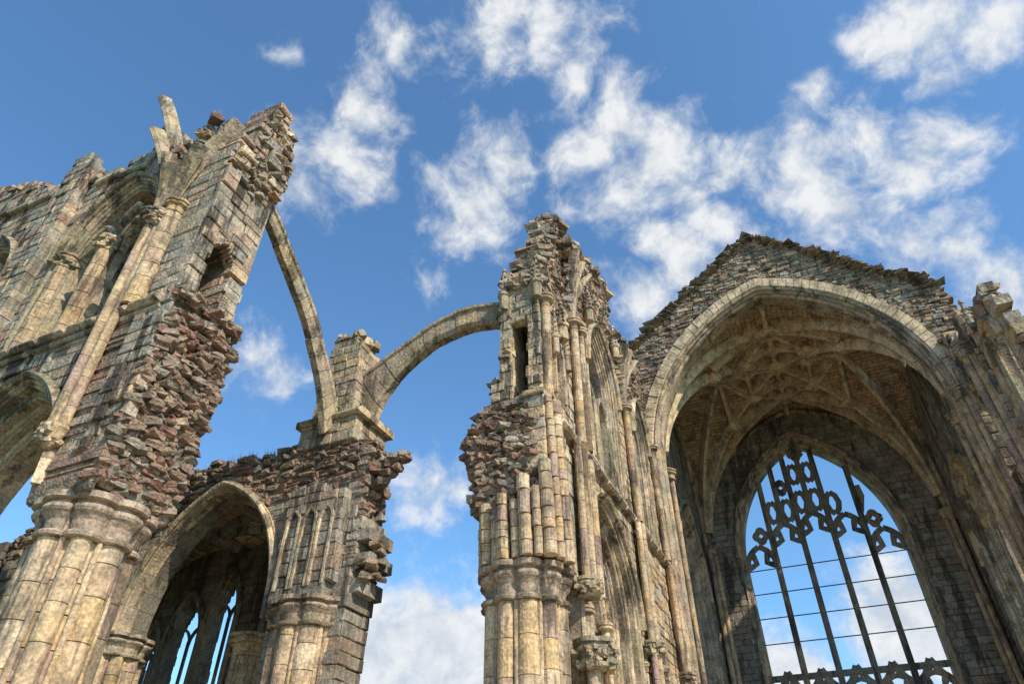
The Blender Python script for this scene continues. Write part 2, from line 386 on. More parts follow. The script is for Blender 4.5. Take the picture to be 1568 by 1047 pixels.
# ------------------------------------------------------------ 3 chapel ruin
C=empty('ruined_side_chapel'); a=MB(); rb=MB(); cl=MB(); ar=MB(); fr=MB()
F=frame('-Y',15.5)
chp=[(-28.5,0),(-28.5,12.5),(-25,13.0),(-21.3,13.4),(-20,13.0),(-18.7,13.5),(-16.8,13.2),(-15.4,13.3),(-14.6,13.4),(-12.7,13.2),(-12.0,12.4),(-11.7,11.4),(-11.6,9),(-12.0,8),(-12.0,0)]
op=[opening(-17.8,3.15,8.2,4.35,-1),opening(-24.9,2.9,8.2,4.0,-1)]
masonry(fr,F,-28.5,-11.2,0,11.6,1.2,out=chp,hole=anyof(*op),rag=.1)
masonry(rb,F,-28.5,-11.2,11.3,13.6,1.3,out=chp,hole=anyof(*op),rag=.2,**dict(RUB,ls=(.2,.55)))
masonry(rb,frame('+X',-11.9),15.5,16.7,8.5,12.8,.4,**RUB)
masonry(fr,frame('+X',-12.0),15.5,16.7,0,8.5,.5)
for cx,hw,rs_ in ((-17.8,3.15,4.35),(-24.9,2.9,4.0)):
    ring(ar,frame('-Y',15.48),cx,8.2,hw,rs_,7.6,pbox(-.2,.05,-.5,.06,.08)); ring(ar,frame('-Y',15.48),cx,8.2,hw,rs_,7.6,proll(-.1,.08,.1))
    ring(a,frame('-Y',15.48),cx,8.2,hw,rs_,0,pbox(-.12,.05,-1.2,-.45,.06))
cluster(cl,-13.4,16.0,0,7.1,1.15,n=10,rot=.3); capital(ar,-13.4,16.0,7.1,1.15,h=.8,k=10,n=120,dep=.15,flare=1.1,rot=-.3)
masonry(fr,frame('-Y',15.15),-14.5,-12.4,7.9,11.4,.5,out=[(-14.35,7.8),(-12.6,7.8),(-12.4,9),(-12.3,11.2),(-14.9,11.4),(-14.6,9.4)],rag=.05)
for x in (-14.1,-13.5,-12.9):
    ring(ar,frame('-Y',15.15),x,10.2,.22,.4,8.2,pbox(-.04,.05,-.1,.05,.02),seg=.4)
cluster(cl,-21.3,16.0,0,7.2,1.0,n=10); capital(ar,-21.3,16.0,7.2,1.0,h=.7,k=10,n=96,flare=1.1)
cluster(cl,-17.9,18.4,0,7.5,.55,n=6); capital(cl,-17.9,18.4,7.5,.55,h=.7,k=6,n=60,flare=1.3)
for (x,z,r) in [(-11.7,11.8,.22),(-11.4,11.95,.2),(-11.1,12.1,.2),(-10.85,12.15,.17),(-11.6,11.4,.2),(-11.3,11.6,.18),(-10.7,12.0,.12),(-11.0,11.75,.14)]: rock(rb,(x,15.8,z),r,(1.2,1,.7))
for i in range(14): rock(rb,(-11.75+ru(0,.4),ru(15.6,16.2),8.4+i*.08),.16,(1,1,.6))
for i in range(300): rock(rb,(ru(-28,-12.4),ru(15.6,16.6),13.2+ru(-.35,.12)),ru(.07,.2),(1.4,1,.5))
BY=20.2
lan=((-23.15,.75,9.0,1.7,3),(-21.35,.6,9.7,1.7,3),(-24.9,.5,8.4,1.4,3))
masonry(a,frame('-Y',BY),-29,-15.6,0,13.0,.6,hole=anyof(*[opening(*q) for q in lan]))
for f_ in lan:
    ring(fr,frame('-Y',BY),f_[0],f_[2],f_[1],f_[3],f_[4],pbox(-.05,.22,-.4,.1,.06)); ring(fr,frame('-Y',BY),f_[0],f_[2],f_[1],f_[3],f_[4],proll(.2,.1,.08))
    shaft(fr,f_[0],BY+.3,3,f_[2]+.1,.07,cap=False)
    for s in (-1,1): ring(fr,frame('-Y',BY+.25),f_[0]+s*f_[1]/2,f_[2],f_[1]/2,.6,f_[2]-.05,pbox(-.04,.04,-.12,0,.02),seg=.3)
ring(fr,frame('-Y',BY),-17.7,9.2,1.4,2.4,5,pbox(0,.2,-.1,.18,.08))
masonry(a,frame('+X',-28.9),15.5,BY,0,12.3,.7)
def vault(x0,x1,y0,y1,zs,rise,name,par,mat,n=44,ry=None):
    ry=ry or rise
    xm,ym=(x0+x1)/2,(y0+y1)/2; hx,hy=(x1-x0)/2,(y1-y0)/2
    def zf(x,y): return zs+max(ah(x-xm,hx*1.0001,rise),ah(y-ym,hy*1.0001,ry))
    me=bpy.data.meshes.new(name); vs=[];fs=[]
    xs=[x0+(x1-x0)*i/n for i in range(n+1)]; ys=[y0+(y1-y0)*i/n for i in range(n+1)]
    for y in ys:
        for x in xs: vs.append((x,y,zf(x,y)+ .03*noise.noise(Vector((x,y,0)))))
    k=n+1
    for j in range(n):
        for i in range(n): fs.append((j*k+i,j*k+i+1,(j+1)*k+i+1,(j+1)*k+i))
    me.from_pydata(vs,[],fs); l=me.uv_layers.new(name='UVMap')
    for p in me.polygons:
        cxx=sum(vs[v][0] for v in p.vertices)/4; cyy=sum(vs[v][1] for v in p.vertices)/4
        xd=ah(cxx-xm,hx,rise)>=ah(cyy-ym,hy,ry)
        for li in p.loop_indices:
            v=vs[me.loops[li].vertex_index]
            if xd: l.data[li].uv=(v[1],(v[2]-zs)*1.05+abs(v[0]-xm)*-.55)
            else: l.data[li].uv=(v[0]+31,(v[2]-zs)*1.05+abs(v[1]-ym)*-.55)
    me.materials.append(mat); me.polygons.foreach_set('use_smooth',[True]*len(me.polygons))
    o=bpy.data.objects.new(name,me); scene.collection.objects.link(o); o.parent=par
    sm=o.modifiers.new('s','SOLIDIFY'); sm.thickness=.3; sm.offset=1
    return zf
zc=vault(-26.5,-15.3,16.7,BY,8.4,3.9,'chapel_vault',C,M_web,n=40,ry=3.7)
def surfrib(mb,zf,p0,p1,prof,n=26,seg=2,dz=-.0):
    P=[]
    for i in range(n+1):
        t=i/n; x=p0[0]+(p1[0]-p0[0])*t; y=p0[1]+(p1[1]-p0[1])*t
        P.append((x,y,zf(x,y)+dz))
    sweep(mb,P,prof,seg=seg)
RP=[(-.13,.06),(-.13,-.12),(-.05,-.3),(.05,-.3),(.13,-.12),(.13,.06)]
for (q0,q1) in (((-26.4,16.8),(-15.4,BY-.1)),((-26.4,BY-.1),(-15.4,16.8)),((-20.9,16.8),(-20.9,BY-.1)),((-18,16.8),(-18,BY-.1))): surfrib(fr,zc,q0,q1,RP)
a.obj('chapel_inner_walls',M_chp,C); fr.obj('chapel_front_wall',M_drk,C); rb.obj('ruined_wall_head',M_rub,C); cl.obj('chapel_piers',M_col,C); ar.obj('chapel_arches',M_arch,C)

# ------------------------------------------------------------ 4 choir wall (centre)
D=empty('ruined_choir_wall'); a=MB(); rb=MB(); cl=MB(); ar=MB(); r2=MB()
F=frame('+X',-6.0)
cw=[(15.3,8),(15.3,17.3),(15.9,18.5),(16.6,20.6),(17.2,22.4),(17.9,22.9),(18.8,22.3),(20,22.9),(22,24.0),(24.0,24.8),(24.7,24.4),(24.8,22.6),(27.5,22.4),(30,23.6),(30,0),(25,0),(25,8)]
carc=opening(20.9,2.95,8.4,3.5,-1); cclr=opening(22.2,1.9,17.4,3.0,13.3); cclr2=opening(27.7,1.2,17.6,2.4,13.3); nic=opening(16.95,.38,15.2,.6,13.6)
ph2=lambda u,v:(u<19.1 and 12.9<v<16.1)
masonry(a,F,15.3,30,8,18.2,.36,out=cw,hole=anyof(carc,cclr,cclr2,nic),rag=.15)
block(a,frame('+X',-6.3),16.4,17.5,13.4,16,0,-.05,.01)
masonry(rb,F,15.3,30,18.0,20.6,1.3,out=cw,hole=anyof(cclr,cclr2),rag=.3,**RUB)
masonry(rb,F,15.3,30,20.4,26,.85,out=cw,hole=anyof(cclr,cclr2),rag=.25,**RUB)
masonry(a,frame('+X',-6.37),15.5,30,8,18.2,.55,out=cw,hole=anyof(carc,cclr,cclr2,ph2),hs=(.5,.8),ls=(.8,1.5),minsz=.3)
masonry(a,frame('+X',-6.93),15.3,30,8,18.2,.4,out=cw,hole=anyof(carc,cclr,cclr2),hs=(.5,.8),ls=(.8,1.5),minsz=.3)
masonry(a,frame('+X',-7.34),15.5,30,8,13.0,.6,out=cw,hole=carc,hs=(.5,.8),ls=(.8,1.5),minsz=.3)
masonry(a,F,24.3,30,0,8,2)
# niche with canopy and small crocketed pinnacles
ring(ar,frame('+X',-5.98),16.95,15.2,.38,.6,13.6,pbox(-.03,.1,-.1,.08,.03),seg=.4)
for y in (16.4,17.5): pinnacle(ar,-5.85,y,15.0,.12,1.9)
pinnacle(ar,-5.8,16.95,15.9,.2,1.7)
for (x,y,z) in ((-6.0,15.25,16.5),(-7.2,15.3,16.4),(-5.75,24.0,20.0),(-5.75,20.3,19.3)): pinnacle(ar,x,y,z,.17,1.9)
G=frame('-Y',15.28)
wh=lambda u,v:(-6.93<u<-6.4 and 12.85<v<15.75)
masonry(a,G,-7.6,-5.95,12.6,17.4,.3,hole=wh,out=[(-7.75,12.6),(-7.7,13.2),(-7.45,13.6),(-7.3,15),(-7.25,16),(-7.4,16.3),(-7.25,17.6),(-5.9,17.6),(-5.9,12.6)],rag=.04,dj=.06,ls=(.3,.6),hs=(.25,.4),cj=.015)
cd=lambda u,v:.05-.6*max(0,v-17.4)
co_=[(-7.3,17),(-7.3,17.9),(-6.7,18.7),(-5.95,19.6),(-5.9,17)]
masonry(rb,G,-7.4,-5.95,17.2,20.0,1.2,out=co_,depth=cd,rag=.12,**RUB)
rubface(rb,G,-7.4,-5.95,17.3,19.6,cd,110,out=co_)
def cb(u,v): return .03+.34*max(0,math.sin((v-8.6)/4.4*math.pi))**.8
cbo=[(-7.9,9.1),(-8.15,11.5),(-7.8,12.8),(-6.0,12.8),(-6.1,9.1)]
masonry(r2,G,-8.15,-6.05,9.3,12.7,2.0,depth=cb,out=cbo,**RUB)
rubface(r2,G,-8.15,-6.1,9.4,12.7,cb,260,out=cbo,rs=(.07,.15))
masonry(a,G,-6.4,-5.75,10.2,12.7,.6,depth=lambda u,v:.4,dj=.06,out=[(-6.3,10),(-6.5,11.3),(-6.2,12.7),(-5.7,12.7),(-5.7,10)],rag=.15)
for i,(x,y) in enumerate([(-7.75,15.35),(-7.5,15.05),(-7.2,14.95),(-6.95,14.85),(-6.6,14.85),(-6.3,14.8),(-6.0,14.85),(-5.75,15.0),(-5.6,15.3),(-5.55,15.7)]):
    zt=[8.9,9.4,9.0,9.5,9.3,9.9,9.6,10.3,12.4,12.4][i]
    r=.17 if i%2 else .11
    z=7.85
    while z<zt:
        h=min(ru(.35,.7),zt-z+.05); fl=(z-7.85)*.07
        lobed(cl,x+fl*(-.2),y-fl,z,z+h-.004,r,k=0,n=14,drum=(h,h+.01)); z+=h
masonry(ar,frame('-Y',15.05),-7.7,-5.65,7.9,9.9,1.6,out=[(-7.7,7.8),(-7.8,9.3),(-7.2,9.5),(-6.5,10),(-5.6,10),(-5.6,7.8)],depth=lambda u,v:.07*(v-8),dj=.05,rag=.1)
for z0,x in ((18.0,-7.25),(16.2,-7.3),(14.6,-7.35),(13.5,-7.6),(11.3,-8.1),(12.6,-7.95)):
    for k in range(7): rock(rb,(x+ru(-.15,.3),15.3+ru(0,.8),z0+ru(-.25,.15)),ru(.09,.18),(1.4,1.1,.55))
for i in range(300):
    y=ru(15.4,24.7); zz=np.interp(y,[c[0] for c in cw[1:11]],[c[1] for c in cw[1:11]])
    rock(rb,(ru(-6.8,-6),y,zz+ru(-.35,.1)),ru(.1,.24),(1.2,1.2,.7))
for (x,y,r) in ((-6.8,15.9,1.05),(-7.0,25.4,1.05)):
    cluster(cl,x,y,0.5,6.9,r,n=10,rot=.15); capital(ar,x,y,6.9,r,h=.95,k=10,dep=.15,n=120,flare=1.12,rot=-.15)
    lobed(ar,x,y,0,0,r,k=8,dep=.05,scales=[(-.1,1.4),(.3,1.4),(.35,1.25),(.5,1.2),(.55,1.02)])
foliage(ar,-7.0,25.4,7.1,1.05,.4,120)
orders(ar,frame('+X',-5.98),20.9,8.4,2.95,3.5,5.5,1.9,n=4,w=.2)
masonry(a,frame('+X',-7.3),18,24,0,11.5,.4,out=lambda u,v:opening(20.9,2.9,8.4,3.5,-1)(u,v),hole=anyof(opening(19.9,.55,8.2,1.3,3),opening(21.8,.55,8.2,1.3,3)),rag=0)
for cy in (19.9,21.8): ring(ar,frame('+X',-7.28),cy,8.2,.55,1.3,3,pbox(-.1,.12,-.3,.12,.04))
for cy in (19.0,20.85,22.8): shaft(cl,-6.9,cy,3,8.0,.14)
for y in np.arange(15.4,30,1.1): block(ar,frame('+X',-5.98),y,min(30,y+1.09),12.45,12.7,.24,-.1,.09)
orders(ar,frame('+X',-5.98),22.2,17.4,1.9,3.0,13.3,1.0,n=3,w=.17)
ring(ar,frame('+X',-6.3),21.35,16.2,.68,1.1,13.3,pbox(-.1,.12,-.5,0,.05))
ring(ar,frame('+X',-6.3),23.0,16.2,.68,1.1,13.3,pbox(-.1,.12,-.5,0,.05))
orders(ar,frame('+X',-5.98),27.7,17.6,1.2,2.4,13.3,1.0,n=2,w=.14)
for y,z1 in ((15.5,16.2),(18.35,17.4),(19.0,17.4),(24.95,17.6),(29.4,17.9)):
    shaft(cl,-5.82,y,12.7,z1,.15)
    shaft(cl,-5.82,y,8.0,12.4,.15,cap=False)
for y in (17.9,24.6,29.5):
    for k in (-.22,0,.22): shaft(cl,-5.76+(.1 if k==0 else 0),y+k,8.1 if y<20 else 2,12.45,.12,cap=False)
    capital(ar,-5.8,y,7.7,.3,h=.5,k=3,n=36,flare=1.3); foliage(ar,-5.8,y,7.75,.3,.3,30)
capital(ar,-5.75,17.9,5.9,.42,h=.7,k=3,n=36,flare=1.3); foliage(ar,-5.75,17.9,5.9,.42,.5,60)
for k in (-.22,0,.22): shaft(cl,-5.78,17.9+k,1,5.9,.14,cap=False)
for (yy,zz) in ((18.4,17.9),(24.95,18.1)):
    for ty in (-.7,0,.8):
        P=[(-5.9+.6*t**2,yy+ty*t**1.8,zz+2.8*t) for t in np.linspace(0,1,12)]
        sweep(ar,P,[(-.09,-.1),(0,-.17),(.09,-.1),(.12,.2),(-.12,.2)],seg=3,up=Vector((-1,0,0)))
    for i in range(110):
        t=ru(.2,1.1); rock(rb,(-5.95+ru(0,.6)*t*t,yy+ru(-.9,.9)*t**1.8,zz+3.0*t),ru(.08,.18))
a.obj('ashlar_wall',M_ash,D); rb.obj('rubble_core',M_gab,D); r2.obj('red_rubble_core',M_rub,D); cl.obj('clustered_piers',M_col,D); ar.obj('arch_mouldings',M_arch,D)

# ------------------------------------------------------------ 5 presbytery (right)
V=empty('vaulted_presbytery'); a=MB(); rb=MB(); cl=MB(); ar=MB(); dk=MB(); ri=MB(); vo=MB(); iw=MB()
CX=.9
F=frame('-Y',30.0)
gp=[(-8,0),(-8,22.8),(-6.9,24.4),(-4,26.8),(-2.3,28.1),(-.3,29.5),(1.1,30.6),(2.6,29.5),(4,28.2),(6.3,26.0),(7.5,25.1),(8.9,23.9),(8.9,21.2),(9.5,20.8),(9.5,0)]
go=opening(CX,6.75,18.0,8.9,-2)
masonry(rb,F,-8,9.5,17.5,31,1.4,out=gp,hole=go,rag=.15,**RUBF)
masonry(a,F,-8,-5.85,0,17.5,1.4); masonry(a,F,7.65,9.5,0,17.5,1.4)
ring(vo,frame('-Y',29.98),CX,18,6.75,8.9,8,pbox(-.02,.52,-.4,.09,.04),seg=.38,gap=.014,jit=.05)
ring(ar,frame('-Y',29.98),CX,18,6.75,8.9,8,pbox(-.28,.0,-1.4,-.12,.08),seg=.6)
ring(ar,frame('-Y',29.98),CX,18,6.75,8.9,8,proll(-.1,-.06,.1),seg=.8)
ring(ar,frame('-Y',29.98),CX,18,6.75,8.9,8,proll(-.3,-.45,.12),seg=.8)
for (x0,z0),(x1,z1) in zip(gp[2:11],gp[3:12]):
    L_=math.hypot(x1-x0,z1-z0); n=int(L_/.2)
    for i in range(n):
        t=(i+R()*.5)/n; x=x0+(x1-x0)*t; z=z0+(z1-z0)*t
        for y in (29.9,30.5,31.1): rock(dk,(x,y+ru(-.08,.08),z+ru(-.04,.12)),ru(.13,.24),(1.3,1.4,.28))
zf=vault(-5.95,7.75,31.4,43.0,18.2,8.6,'vault_web',V,M_web,n=90)
x0,x1,y0,y1=-5.9,7.7,31.45,42.95; xm,ym=CX,37.2
RB=[(-.2,.06),(-.2,-.12),(-.1,-.52),(.1,-.52),(.2,-.12),(.2,.06)]
cs=[(x0,y0),(x1,y0),(x1,y1),(x0,y1)]
ridgeP=[(xm,33.6),(xm,ym),(xm,40.8)]; crossP=[(-2.6,ym),(4.4,ym)]
for c in cs:
    surfrib(ri,zf,c,(xm,ym),RB,n=40)
    ry=33.6 if c[1]<37 else 40.8; rx=-2.6 if c[0]<0 else 4.4
    surfrib(ri,zf,c,(xm,ry),RB,n=40); surfrib(ri,zf,c,(rx,ym),RB,n=40)
surfrib(ri,zf,(xm,31.4),(xm,43),RB,n=40); surfrib(ri,zf,(x0,ym),(x1,ym),RB,n=40)
for p in (33.6,40.8):
    for q in (-2.6,4.4): surfrib(ri,zf,(xm,p),(q,ym),RB,n=16)
for q in ((-.9,35.3),(2.7,35.3),(-.9,39.1),(2.7,39.1)):
    surfrib(ri,zf,q,(q[0],ym),RB,n=6); surfrib(ri,zf,q,(xm,q[1]),RB,n=6)
for q in (33.6,40.8):
    for s_ in (-1,1): surfrib(ri,zf,(xm,q),(xm+s_*3.6,q),RB,n=14)
for q in (-2.6,4.4):
    for s_ in (-1,1): surfrib(ri,zf,(q,ym),(q,ym+s_*3.1),RB,n=14)
def boss(x,y,r=.34):
    z=zf(x,y)-.42
    vs=[];n=12
    for zz,s in ((z+.25,.9),(z,1.15),(z-.12,1.1),(z-.22,.75),(z-.3,.55)):
        for i in range(n):
            p=6.2832*i/n; q=r*s*(1+.16*math.cos(4*p)); vs.append((x+q*math.cos(p),y+q*math.sin(p),zz))
    fs=[tuple(range(n)),tuple(range(4*n,5*n))]+[(k*n+i,k*n+(i+1)%n,(k+1)*n+(i+1)%n,(k+1)*n+i) for k in range(4) for i in range(n)]
    ri.add(vs,fs)
for p in ridgeP: boss(*p,.58)
for p in crossP: boss(*p,.52)
for p in ((-.9,35.3),(2.7,35.3),(-.9,39.1),(2.7,39.1),(-.9,ym),(2.7,ym),(xm,35.3),(xm,39.1),(-4.3,ym),(6.1,ym),(-2.6,34.2),(4.4,34.2),(-2.6,40.2),(4.4,40.2)): boss(*p,.42)
nw=opening(37.2,3.3,14.2,4.6,4)
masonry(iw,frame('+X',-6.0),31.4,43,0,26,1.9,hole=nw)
orders(ar,frame('+X',-5.98),37.2,14.2,3.3,4.6,4,1.8,n=4,w=.2)
S_=frame('-X',7.8)
sp_=[(20,0),(20,13.5),(22.5,15.5),(22.8,17.4),(23.4,18.3),(24.6,18.3),(25.5,17.9),(26.0,18.9),(27.2,19.3),(28,19.4),(30,21),(30,0)]
sh=anyof(opening(24.1,.95,16.2,1.3,14.0),opening(24.5,2.9,8.4,3.5,-1),opening(28.4,.8,16.2,1.3,14.0))
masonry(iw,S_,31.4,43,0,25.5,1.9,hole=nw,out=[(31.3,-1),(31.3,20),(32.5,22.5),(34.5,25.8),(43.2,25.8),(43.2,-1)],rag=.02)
masonry(a,S_,20,30,13.0,22,.5,out=sp_,hole=sh,rag=.1)
masonry(a,S_,20,30,0,13.0,1.6,out=sp_,hole=sh)
for y in (26.3,29.4):
    masonry(a,frame('-Y',y-.4),7.6,9.3,12.7,19.6,.8,out=[(7.6,12),(7.6,19),(8.2,19.7),(8.9,19.2),(9.0,17),(9.4,16),(9.4,12)],rag=.1)
pinnacle(ar,7.9,25.7,17.6,.2,2.2)
orders(ar,frame('-X',7.78),37.2,14.2,3.3,4.6,4,1.8,n=4,w=.2)
orders(ar,frame('-X',7.78),24.1,16.2,.95,1.3,14.0,.5,n=1,w=.12)
orders(ar,frame('-X',7.78),28.4,16.2,.8,1.3,14.0,.5,n=1,w=.12)
orders(ar,frame('-X',7.78),24.5,8.4,2.9,3.5,3,1.6,n=3,w=.2)
for y in np.arange(20,30,1.1): block(ar,frame('-X',7.78),y,y+1.09,12.45,12.7,.2,-.1,.07)
for i in range(90):
    y=ru(21,30); rock(rb,(ru(7.85,8.3),y,np.interp(y,[20,22.5,22.8,23.4,24.6,25.5,26,28,30],[13.5,15.5,17.4,18.3,18.3,17.9,18.9,19.4,21])+ru(-.15,.1)),ru(.08,.2),(1.2,1.2,.7))
for f_ in (frame('+X',-5.98),frame('-X',7.78)):
    ring(ar,f_,37.2,18.2,5.75,8.5,18.1,proll(-.1,.05,.14),seg=.8)
ring(ar,frame('-Y',42.98),CX,18.2,6.75,8.5,18.1,proll(-.1,.05,.14),seg=.8)
for (x,y) in ((-5.75,31.6),(-5.75,42.75),(7.55,31.6),(7.55,42.75),(7.6,29.4),(7.6,26.3)):
    z1=17.6
    for k in ((0,0),(.22*(1 if x<0 else -1),.2),(0,.4)) if y<40 else ((0,0),(.25*(1 if x<0 else -1),-.05),(0,-.3)):
        lobed(cl,x+k[0],y+k[1],1,z1,.14,k=0,n=14,drum=(.8,1.3))
    capital(ar,x+.08*(1 if x<0 else -1),y+(.15 if y<40 else -.1),z1,.34,h=.55,k=4,n=36,flare=1.3)
wc,whw,wzs,wr,ws=.6,4.75,17.3,7.6,5.0
masonry(iw,frame('-Y',43.0),-8,9.8,0,27.5,1.6,hole=opening(wc,whw,wzs,wr,ws))
orders(ar,frame('-Y',42.98),wc,wzs,whw,wr,ws,1.5,n=2,w=.16,hood=True)
tr=MB(); FT=frame('-Y',43.6)
b0=whw-.32; lw=2*b0/5
def bar(pts,w=.1,dp=.17,seg=50):
    P=[Vector(FT(u,v,0)) for u,v in pts]
    sweep(tr,P,[(-dp,-w*.35),(-dp*.3,-w),(dp*.3,-w),(dp,-w*.35),(dp,w*.35),(dp*.3,w),(-dp*.3,w),(-dp,w*.35)],seg=seg,up=Vector((0,1,0)),gap=0)
def ibar(p,q,w=.1): bar([p,((p[0]+q[0])/2,(p[1]+q[1])/2),q],w)
def archbar(cx,hw,zs,rise,w=.075,side=(1,-1)):
    for s in side:
        bar([(cx+s*x,zs+ah(x,hw,rise)) for x in np.linspace(hw*.999,0,9)],w)
        q=(cx+s*hw*.34,zs+rise*.25)
        bar([(cx+s*hw*.95,zs+rise*.05),(cx+s*hw*.66,zs+rise*.14),q,(cx+s*hw*.42,zs+rise*.5),(cx+s*hw*.5,zs+rise*.72)],w*.55)
mx=[wc-b0+lw*i for i in range(1,5)]
top_=lambda x: wzs+ah(x-wc,whw-.32,wr-.5)
for i,x in enumerate(mx): ibar((x,ws),(x,top_(x)),.095)
for i in range(5):
    c=wc-b0+lw*(i+.5)
    archbar(c,lw/2,(16.7,17.9,18.3,17.9,16.7)[i],1.35,.07)
    archbar(c,lw/2,9.3,1.0)
    for s in (-1,1): bar([(c+s*lw*.5,9.6),(c+s*lw*.2,10.25),(c,10.9)],.05)
ibar((wc-b0,10.6),(wc+b0,10.6),.06)
def quat(c,z,r,w=.05):
    bar([(c+r*math.cos(t)*(1+.2*math.cos(4*t)),z+r*1.15*math.sin(t)*(1+.2*math.cos(4*t))) for t in np.linspace(0,6.2832,29)],w)
def dag(c,z0,z1,h,w=.045):
    for s in (-1,1): bar([(c,z0),(c+s*h*.7,z0+(z1-z0)*.18),(c+s*h,z0+(z1-z0)*.5),(c+s*h*.7,z0+(z1-z0)*.82),(c,z1)],w)
for i in (1,2,3):
    c=wc-b0+lw*(i+.5); zb=(0,19.25,19.65,19.25)[i]
    if i<3: ibar((c,zb),(c,min(top_(c),24.6)),.055)
    for s in (-1,1):
        if (i,s)==(3,1): continue
        dag(c+s*lw/4,zb+.1,zb+1.5,lw*.2)
    if i==2:
        for s in (-1,1): dag(c+s*lw/4,21.7,23.0,lw*.19)
        quat(c,23.75,.3)
    if i==1: quat(c+lw*.22,21.6,.3)
for c,z in ((mx[0]-lw*.33,18.7),(mx[3]+lw*.33,18.7)): quat(c,z,.3)
bar([(mx[3]+.05,19.2),(mx[3]+lw*.2,20.2),(mx[3]+lw*.15,20.9)],.05)
tr.obj('window_tracery',M_drk,V)
ir=MB()
for z in (6.8,8.6,12.4,13.8,15.2,16.6):
    P=[FT(wc-b0-.05,z,0),FT(wc,z,0),FT(wc+b0+.05,z,0)]; sweep(ir,P,[(-.025,-.025),(.025,-.025),(.025,.025),(-.025,.025)],seg=9)
ir.obj('iron_saddle_bars',M_iron,V)
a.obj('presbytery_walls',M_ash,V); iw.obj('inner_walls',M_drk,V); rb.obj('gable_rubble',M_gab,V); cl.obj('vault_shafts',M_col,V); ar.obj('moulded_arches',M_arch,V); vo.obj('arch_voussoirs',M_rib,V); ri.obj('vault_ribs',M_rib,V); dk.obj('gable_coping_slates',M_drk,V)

# ------------------------------------------------------------ grass tufts on the ruined wall heads
gt=MB()
for k in range(70):
    q=R()
    if q<.7: c=(ru(-21,-14.8),ru(15.5,16.5),13.35)
    else: c=(ru(-24,-17),ru(8.1,9.6),0); c=(c[0],c[1],np.interp(c[0],[-24.6,-22.9,-20.5,-18.8,-17],[23.6,22.9,21.9,21.2,21.9])+.05)
    for i in range(12):
        a_=R()*6.28; l=ru(.1,.28); d=ru(0,.12); x=c[0]+ru(-.15,.15); y=c[1]+ru(-.15,.15)
        gt.add([(x-.012,y,c[2]-.1),(x+.012,y,c[2]-.1),(x+d*math.cos(a_),y+d*math.sin(a_),c[2]+l)],[(0,1,2)])
M_gr=bpy.data.materials.new('dry_grass'); M_gr.use_nodes=True; M_gr.node_tree.nodes['Principled BSDF'].inputs['Base Color'].default_value=(.16,.16,.06,1); M_gr.node_tree.nodes['Principled BSDF'].inputs['Roughness'].default_value=.9
gt.obj('grass_tufts',M_gr)

# ------------------------------------------------------------ ground
def plane(name,x0,x1,y0,y1,z,tex,sc,c0,c1):
    me=bpy.data.meshes.new(name); me.from_pydata([(x0,y0,z),(x1,y0,z),(x1,y1,z),(x0,y1,z)],[],[(0,1,2,3)])
    g=bpy.data.objects.new(name,me); scene.collection.objects.link(g)
    m=bpy.data.materials.new(name+'_surface'); m.use_nodes=True; nt=m.node_tree; b=nt.nodes['Principled BSDF']; b.inputs['Roughness'].default_value=.95
    tx=nt.nodes.new(tex); tx.inputs['Scale'].default_value=sc
    ge=nt.nodes.new('ShaderNodeNewGeometry'); nt.links.new(ge.outputs['Position'],tx.inputs[0])
    cr=nt.nodes.new('ShaderNodeValToRGB'); cr.color_ramp.elements[0].color=(*c0,1); cr.color_ramp.elements[1].color=(*c1,1)
    nt.links.new(tx.outputs[0],cr.inputs[0]); nt.links.new(cr.outputs[0],b.inputs['Base Color']); me.materials.append(m)
plane('ground',-3000,3000,-3000,3000,0,'ShaderNodeTexNoise',.8,(.04,.075,.02),(.1,.13,.045))
plane('bounce_gravel_floor',-14,12,-12,43,.004,'ShaderNodeTexVoronoi',14,(.62,.5,.35),(.46,.37,.26))  # unseen pale floor, added to bounce warm light up into the vault

# ------------------------------------------------------------ camera
fpx=1045.;th=math.radians(38.6);yaw=math.radians(24.3)
cam=bpy.data.cameras.new('camera'); co=bpy.data.objects.new('camera',cam); scene.collection.objects.link(co); scene.camera=co
cam.sensor_width=36; cam.lens=36*fpx/1568; cam.clip_end=8000; cam.clip_start=.1
co.location=(0,0,1.6); co.rotation_euler=(math.radians(90)+th,0,yaw)

# ------------------------------------------------------------ light & sky
sv=Vector((.86,-.40,.80)).normalized()
sd=bpy.data.lights.new('sun','SUN'); sd.energy=5; sd.angle=math.radians(.5); sd.color=(1,.92,.79)
so=bpy.data.objects.new('sun',sd); scene.collection.objects.link(so); so.rotation_euler=(-sv).to_track_quat('-Z','Y').to_euler(); so.location=(40,-30,60)
w=bpy.data.worlds.new('World'); scene.world=w; w.use_nodes=True; nt=w.node_tree; N=nt.nodes; L=nt.links
bg=N['Background']; bg.inputs['Strength'].default_value=.115
sk=N.new('ShaderNodeTexSky'); sk.sky_type='NISHITA'; sk.sun_disc=False; sk.sun_elevation=math.asin(sv.z); sk.sun_rotation=math.atan2(sv.x,sv.y); sk.air_density=1.0; sk.dust_density=.6; sk.ozone_density=1.5
